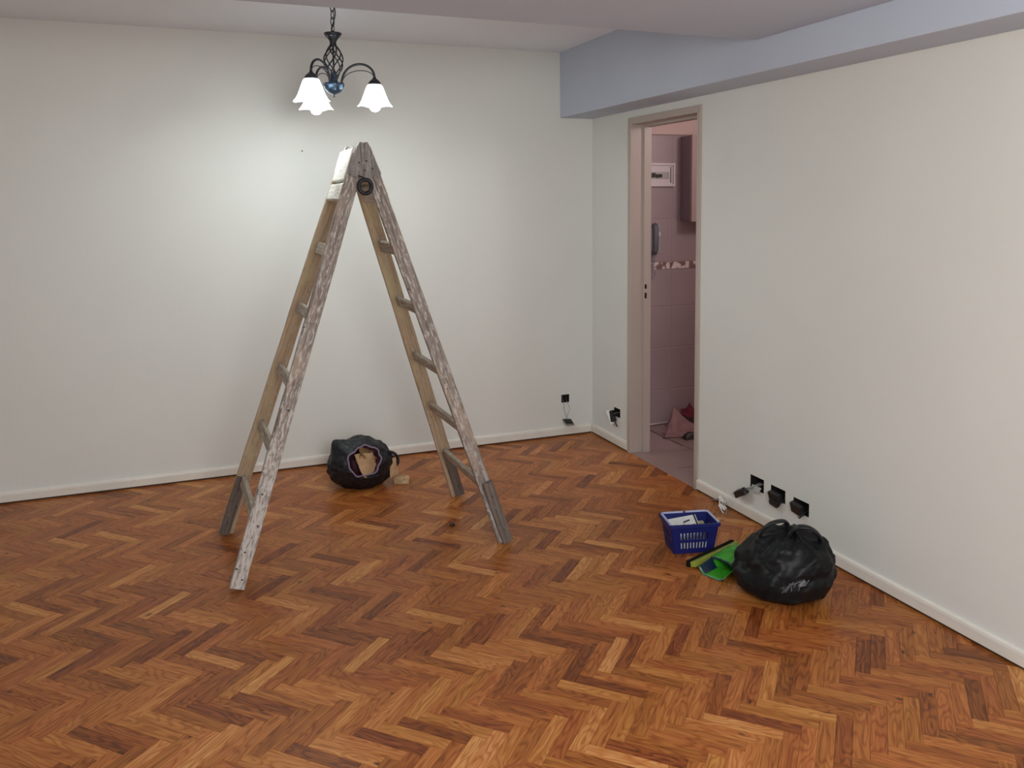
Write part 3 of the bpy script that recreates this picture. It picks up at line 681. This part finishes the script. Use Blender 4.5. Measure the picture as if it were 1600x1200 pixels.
# ------------------------------------------------------------------ blue basket
KA = math.radians(-14); ex, ey = V((math.cos(KA), math.sin(KA), 0)), V((-math.sin(KA), math.cos(KA), 0))
KC = V((-.4785, -1.887, 0)); KH = .140
bk = thing('basket', tuple(KC), 'royal blue plastic hand basket with folded pale handles on the parquet', 'basket')
bl, bd_, tl, td = .092, .058, .112, .074        # half sizes at base and rim
def kp(x, y, z): return KC+ex*x+ey*y+V((0, 0, z))
def wallp(sx, sy, along):
    def P(u, v):
        a = bl+(tl-bl)*v; b = bd_+(td-bd_)*v; s = 2*u-1
        return kp(s*a, sy*b, .004+v*(KH-.004)) if along == 'x' else kp(sx*a, s*b, .004+v*(KH-.004))
    return P
def slots(n, lo, hi):
    w_ = (hi-lo)/(2*n-1); return [0]+[lo+i*w_ for i in range(2*n)]+[1]
us = slots(9, .19, .81); vsl = [0, .15, .37, .45, .70, 1]
hl = {(2*i+1, j) for i in range(9) for j in (1, 3)}
us5 = slots(5, .2, .8); hl5 = {(2*i+1, j) for i in range(5) for j in (1, 3)}
for (sx, sy, al) in ((0, -1, 'x'), (0, 1, 'x'), (-1, 0, 'y'), (1, 0, 'y')):
    inn = (-ey*sy if al == 'x' else -ex*sx)*.0025
    MB().panel(wallp(sx, sy, al), us if al == 'x' else us5, vsl, hl if al == 'x' else hl5, inn).build('side_wall', 'blue', bk)
MB().obox(kp(0, 0, .0035), ex*bl, ey*bd_, V((0, 0, .002))).build('bottom', 'blue', bk)
def loop(hx, hy, z, r=.012, n=5):
    pts = []
    for (cx_, cy_, a0) in ((hx-r, hy-r, 0), (-hx+r, hy-r, 90), (-hx+r, -hy+r, 180), (hx-r, -hy+r, 270)):
        for k in range(n):
            a = math.radians(a0+90*k/(n-1)); pts.append(kp(cx_+r*math.cos(a), cy_+r*math.sin(a), z))
    return pts
o1, o2, o3, o4 = loop(tl+.008, td+.008, KH), loop(tl-.001, td-.001, KH), loop(tl+.008, td+.008, KH-.013), loop(tl+.005, td+.005, KH-.013)
n = len(o1); fs = []
for i in range(n):
    j = (i+1) % n; fs += [(i, j, n+j, n+i), (i, j, 2*n+j, 2*n+i), (2*n+i, 2*n+j, 3*n+j, 3*n+i)]
MB().add(o1+o2+o3+o4, fs).build('rim', 'blue', bk)
for s in (-1, 1):      # two handles folded flat on the rim, leaving a gap at the middle of the far side
    pts = [kp(s*.007, td-.002, KH+.003), kp(s*(tl-.012), td-.002, KH+.003), kp(s*(tl-.002), td-.012, KH+.003), kp(s*(tl-.001), -td+.008, KH+.003)]
    vs = []
    mb = MB()
    for a, b in zip(pts[:-1], pts[1:]):
        t = (b-a).normalized(); nrm = V((0, 0, 1)).cross(t); mb.obox((a+b)/2, (b-a)/2*1.02, nrm*.0042, V((0, 0, .003)))
    mb.build('handle', 'lav', bk)['label'] = 'pale lavender folded handle'
# contents
pk = thing('paper_packet', tuple(kp(-.02, -.005, .05)), 'white printed paper packet lying in the blue basket', 'packet')
dv = V((0, 0, 1)); pu = (ex*.97+V((0, 0, .12))).normalized(); pv = (ey*.80+V((0, 0, .42))).normalized(); pn = pu.cross(pv).normalized()
pc = kp(-.022, .000, .098)
MB().obox(pc, pu*.066, pv*.052, pn*.012).build('carton', 'paper', pk, bevel=.002)
for (x, y, a, b) in ((.015, .022, .016, .004), (.030, -.012, .018, .009), (-.03, -.02, .020, .003), (-.02, .0, .022, .002)):
    MB().obox(pc+pu*x+pv*y+pn*.0123, pu*a+pv*a*.25, pv*b, pn*.0004).build('print_mark', 'inkp', pk)
MB().obox(pc+pu*.058+pn*.0125, pu*.004, pv*.0525, pn*.0006).build('band', 'inkp', pk)
MB().obox(kp(.062, .012, .080), ex*.017, ey*.030+V((0, 0, .012)), V((0, 0, .020))-ey*.006).build('sachet', 'tan', None, bevel=.004)
tag(bpy.data.objects['sachet'], 'small tan sachet beside the white packet in the blue basket', 'packet')
tag(MB().obox(kp(-.005, .0, .026), ex*.078, ey*.047, V((0, 0, .019))).build('carton', 'white', None, bevel=.003), 'white carton at the bottom of the blue basket, seen through its slots', 'carton')

# ------------------------------------------------------------------ brush head and green dustpan
ba = V((.943, .333, 0)); bb = V((.333, -.943, 0)); c0 = V((-.583, -2.071, 0))
br = thing('brush_head', tuple(c0+ba*.16), 'lime green brush head with black bristles lying between basket and dustpan', 'brush')
MB().obox(c0+ba*.165+V((0, 0, .0155)), ba*.165, bb*.0125+V((0, 0, .004)), V((0, 0, .011))-bb*.003).build('head', 'lime', br, bevel=.003)
bm_ = MB()
MB().obox(c0+ba*.160-bb*.0205+V((0, 0, .0145)), ba*.168, bb*.0075, V((0, 0, .0135))).build('bristle_strip', 'bristle', br, bevel=.002)
dp = V((-.566, -2.182, 0))
dpn = thing('dustpan', tuple(dp+ba*.1), 'bright green plastic dustpan tipped against the big black bag', 'dustpan')
Wd, Ld = .066, .20
def pan(u, v):      # u across -1..1 (far..near), v along 0..1 from the mouth; trough section
    s = abs(u); wd = Wd*(1-.10*v); hgt = .020+.022*v**.8
    z = .004+hgt*max(0, (s-.55)/.45)**1.3*(1.25 if u < 0 else .85)+.006*v
    return dp+ba*(v*Ld)+bb*(u*wd*(1-.10*max(0, s-.55)))+V((0, 0, z))
MB().grid(lambda u, v: pan(2*u-1, v), 25, 14).build('tray', 'green', dpn, solid=.003)
def hood(u, v):     # domed cover over the back half
    s = 2*u-1; vv = .42+.58*v; e_ = pan(math.copysign(1, s)*1.0, vv); a, b = pan(-1, vv), pan(1, vv)
    p = a+(b-a)*u; p.z += (.012+.016*v)*math.sin(math.pi*u)+.004*noise.noise(V((u*5, v*5, 2))); return p
MB().grid(hood, 18, 10).build('hood', 'green', dpn, solid=.003)
MB().grid(lambda u, v: pan(2*u-1, 1)*(1-v)+hood(u, 1)*v, 18, 4).build('back_wall', 'green', dpn, solid=.003)
MB().tube([pan(-1+2*k/30, 0) for k in range(31)], .0028, 6).build('lip', 'teal', dpn)
MB().tube([hood(k/20, 0)+V((0, 0, .001)) for k in range(21)], .004, 6).build('hood_edge', 'navy', dpn)
MB().grid(lambda u, v: pan(-.98+.50*u, .02+.42*v)+V((0, 0, .0035))+bb*.001, 6, 8).build('navy_patch', 'navy', dpn)  # dark navy area on the far side of the tray, near the mouth
MB().tube([dp+ba*(Ld-.01)+V((0, 0, .060)), dp+ba*(Ld+.02)-bb*.005+V((0, 0, .068)), dp+ba*(Ld+.055)-bb*.01+V((0, 0, .070))], .010, 8, flat=.6).build('handle', 'white', dpn)

# ------------------------------------------------------------------ big black bag at the right
GC = V((-.390, -2.396, 0))
b2 = thing('refuse_bag', tuple(GC), 'full black plastic bag with handles and worn grey print, by the right wall', 'bag')
vr = V((.765, -.644, 0)); vd = V((.644, .765, 0))    # across / away as seen from the room
def big(u, s):
    a = 2*math.pi*u; z = s
    prof = [(0, .0), (.03, .70), (.12, .92), (.30, 1.0), (.5, .97), (.68, .88), (.82, .72), (.92, .52), (1, .0)]
    for (z0, r0_), (z1, r1) in zip(prof[:-1], prof[1:]):
        if z0 <= s <= z1: k = (s-z0)/(z1-z0); k = k*k*(3-2*k)*.6+k*.4; r = r0_+(r1-r0_)*k; break
    d = V((math.cos(a), math.sin(a), s*1.4)); n = noise.turbulence(V((d.x*1.5, d.y*1.5, s*2.2+4)), 4, True)-.6
    n2 = noise.noise(V((d.x*3.5, d.y*3.5, s*5)))
    fold = math.sin(a*9+4*noise.noise(V((d.x, d.y, 1))))*(.05+.12*max(0, s-.55))
    r *= 1+.12*n+.05*n2+fold*.45
    x, y = .195*math.cos(a), .175*math.sin(a)
    lean = .045*s
    zz = .262*s**.9+.02*n2*min(1, s*5)
    zz = max(zz, .0025) if s > 0 else .0025
    p = GC+vr*(x*r+lean)+vd*(y*r+.02*s)+V((0, 0, zz)); p.x = min(p.x, -.020); return p
MB().grid(big, 110, 64, True).build('sack', 'bagtop', b2)
tp = sum((big(k/20, 1) for k in range(20)), V((0, 0, 0)))/20
def ribbon(pts, wdt, nm):
    out = []; P = [V(p) for p in pts]
    for i in range(len(P)-1):
        a, b, c, d = P[max(i-1, 0)], P[i], P[i+1], P[min(i+2, len(P)-1)]
        for k in range(6):
            t = k/6; out.append(.5*((2*b)+(c-a)*t+(2*a-5*b+4*c-d)*t*t+(3*b-a-3*c+d)*t**3))
    out.append(P[-1])
    MB().tube(out, wdt, 8, flat=.45).build(nm, 'bag', b2)
g = lambda x, y, z: GC+vr*x+vd*y+V((0, 0, z))
ribbon([g(-.075, -.02, .215), g(-.074, -.03, .252), g(-.045, -.035, .290), g(-.008, -.03, .306), g(.020, -.01, .298), g(.03, 0, .25)], .015, 'handle')
ribbon([g(.03, -.03, .25), g(.055, -.04, .290), g(.095, -.04, .298), g(.13, -.03, .280), g(.15, -.01, .245), g(.14, 0, .21)], .016, 'handle')
# worn grey lettering on the lower right of the bag: illegible strokes following the surface
def onbag(u, s):
    p = big(u, s); q = (p-g(.02, .02, .14)); q.normalize(); return p+q*.0022
U0, S0 = .782, .36
strokes = [((-.030, .10), (-.018, -.16)), ((-.022, .11), (-.010, -.14)), ((-.012, .02), (.008, .12)), ((-.010, .0), (.012, -.13)), ((.012, .16), (.018, -.02)), ((.018, .15), (.030, .05)), ((.028, .06), (.016, -.01)), ((.018, .0), (.032, -.10)), ((.030, .17), (.036, .02)), ((-.004, .07), (.004, -.04))]
for (a, b) in strokes:
    pts = []
    for k in range(7):      # the print runs aslant up the bag
        x, y = a[0]+(b[0]-a[0])*k/6, (a[1]+(b[1]-a[1])*k/6)*.24
        pts.append(onbag(U0+x*.82+y*.50, S0+(y*.85-x*.62)*3.4*-1*-.9+x*2.2))
    MB().tube(pts, .0062, 6, flat=.35).build('print_stroke', 'print_', b2)

# ------------------------------------------------------------------ in the kitchen
cb = thing('breaker_panel', (.50, 0, 1.68), 'white breaker panel on the kitchen tiles', 'electrical panel')
MB().panel(lambda u, v: V((.375+u*.258, -.022, 1.676+v*.160)), [0, .05, .95, 1], [0, .09, .91, 1], {(1, 1)}, (0, .0225, 0)).build('frame', 'panelw', cb)
MB().box((.386, -.010, 1.689), (.622, -.001, 1.823)).build('door', 'panelw', cb)
MB().box((.412, -.0135, 1.728), (.588, -.010, 1.776)).build('breaker_window', 'metal', cb)
for k in range(4):
    MB().box((.432+k*.026, -.020, 1.735+(k % 2)*.003), (.452+k*.026, -.0135, 1.768-(k//2)*.008)).build('breaker', 'socket', cb)
MB().box((.600, -.0145, 1.70), (.606, -.010, 1.81)).build('latch', 'greyphone', cb)
ph = thing('intercom_phone', (.47, 0, 1.2), 'blue grey intercom handset on the kitchen wall over a coiled cord', 'intercom')
MB().box((.425, -.038, 1.215), (.512, -.0025, 1.415)).build('base', 'lphone', ph, bevel=.006)
MB().tube([V((.452, -.050, 1.225)), V((.452, -.066, 1.24)), V((.452, -.070, 1.315)), V((.452, -.066, 1.395)), V((.452, -.050, 1.41))], .026, 12, flat=.75).build('handset', 'greyphone', ph)
MB().box((.487, -.044, 1.335), (.505, -.038, 1.362)).build('button', 'panelw', ph, bevel=.002)
MB().tube([V((.452+.010*math.cos(t*.9)+.012*math.sin(t*.05), -.022+.010*math.sin(t*.9), 1.222-t*.0017)) for t in range(0, 84, 1)], .0024, 5).build('coiled_cord', 'lphone', ph)
MB().tube([V((.47+.018*math.cos(a), -.014, 1.070+.026*math.sin(a))) for a in [2*math.pi*k/18 for k in range(18)]], .0030, 6, True).build('cord_loop', 'lphone', ph)
kc = thing('wall_cabinet', (.86, 0, 1.43), 'dark mauve wall cabinet at the right of the kitchen view', 'cabinet')
MB().box((.690, -.128, 1.437), (1.25, -.0025, 2.020)).build('body', 'cab', kc)
MB().box((.684, -.150, 1.432), (.965, -.129, 2.024)).build('door', 'cabedge', kc, bevel=.002)
MB().box((.969, -.150, 1.432), (1.25, -.129, 2.024)).build('door', 'cabedge', kc, bevel=.002)
# cleaning cloths and mop
cl = None
def cloth(name, peak, feet, m, label, seed, flat=.0):
    peak = V(peak); n = len(feet)
    def fn(u, v):
        k = u*n; i = int(k) % n; t = k-int(k); f = V(feet[i])*(1-t)+V(feet[(i+1) % n])*t
        p = peak*(1-v)+f*v; sag = -.05*math.sin(math.pi*v)*(peak.z > .06); p.z += sag*.7
        p += V((noise.noise(V((u*14, v*3, seed))), noise.noise(V((u*14, v*3, seed+4))), 0))*.022*v
        p.z += .012*noise.noise(V((u*16, v*5, seed+8)))*(1-abs(2*v-1)); p.z = max(p.z, .004); return p
    o = MB().grid(fn, 60, 16, True).build(name, m, None); return tag(o, label, 'cloth')
cloth('floor_cloth', (.585, -.10, .135), [(.37, -.30, 0), (.43, -.345, 0), (.50, -.36, 0), (.60, -.33, 0), (.70, -.30, 0), (.80, -.23, 0), (.74, -.10, 0), (.62, -.05, 0), (.53, -.08, 0), (.44, -.2, 0)], 'cloth', 'dusty pink floor cloth draped in a peak on the kitchen floor', 3)
cloth('red_rag', (.730, -.072, .155), [(.64, -.115, .08), (.70, -.13, .06), (.77, -.135, .055), (.84, -.12, .05), (.86, -.05, .08), (.78, -.02, .10), (.68, -.03, .1)], 'redcloth', 'wine red rag heaped on the pink cloth by the kitchen wall', 9)
tag(MB().tube([V((.20, -.030, .010)), V((.40, -.022, .010)), V((.585, -.016, .010))], .0075, 8).build('white_stick', 'panelw'), 'thin white stick lying along the foot of the kitchen wall', 'stick')
dk = MB().grid(lambda u, v: V((.475+u*.12, -.425+v*.065+.01*math.sin(u*6), .004+.040*math.sin(math.pi*v)*math.sin(math.pi*u)**.6)), 12, 8).build('dark_rag', 'socket')
tag(dk, 'black rag on the kitchen floor in front of the pink cloth', 'cloth')
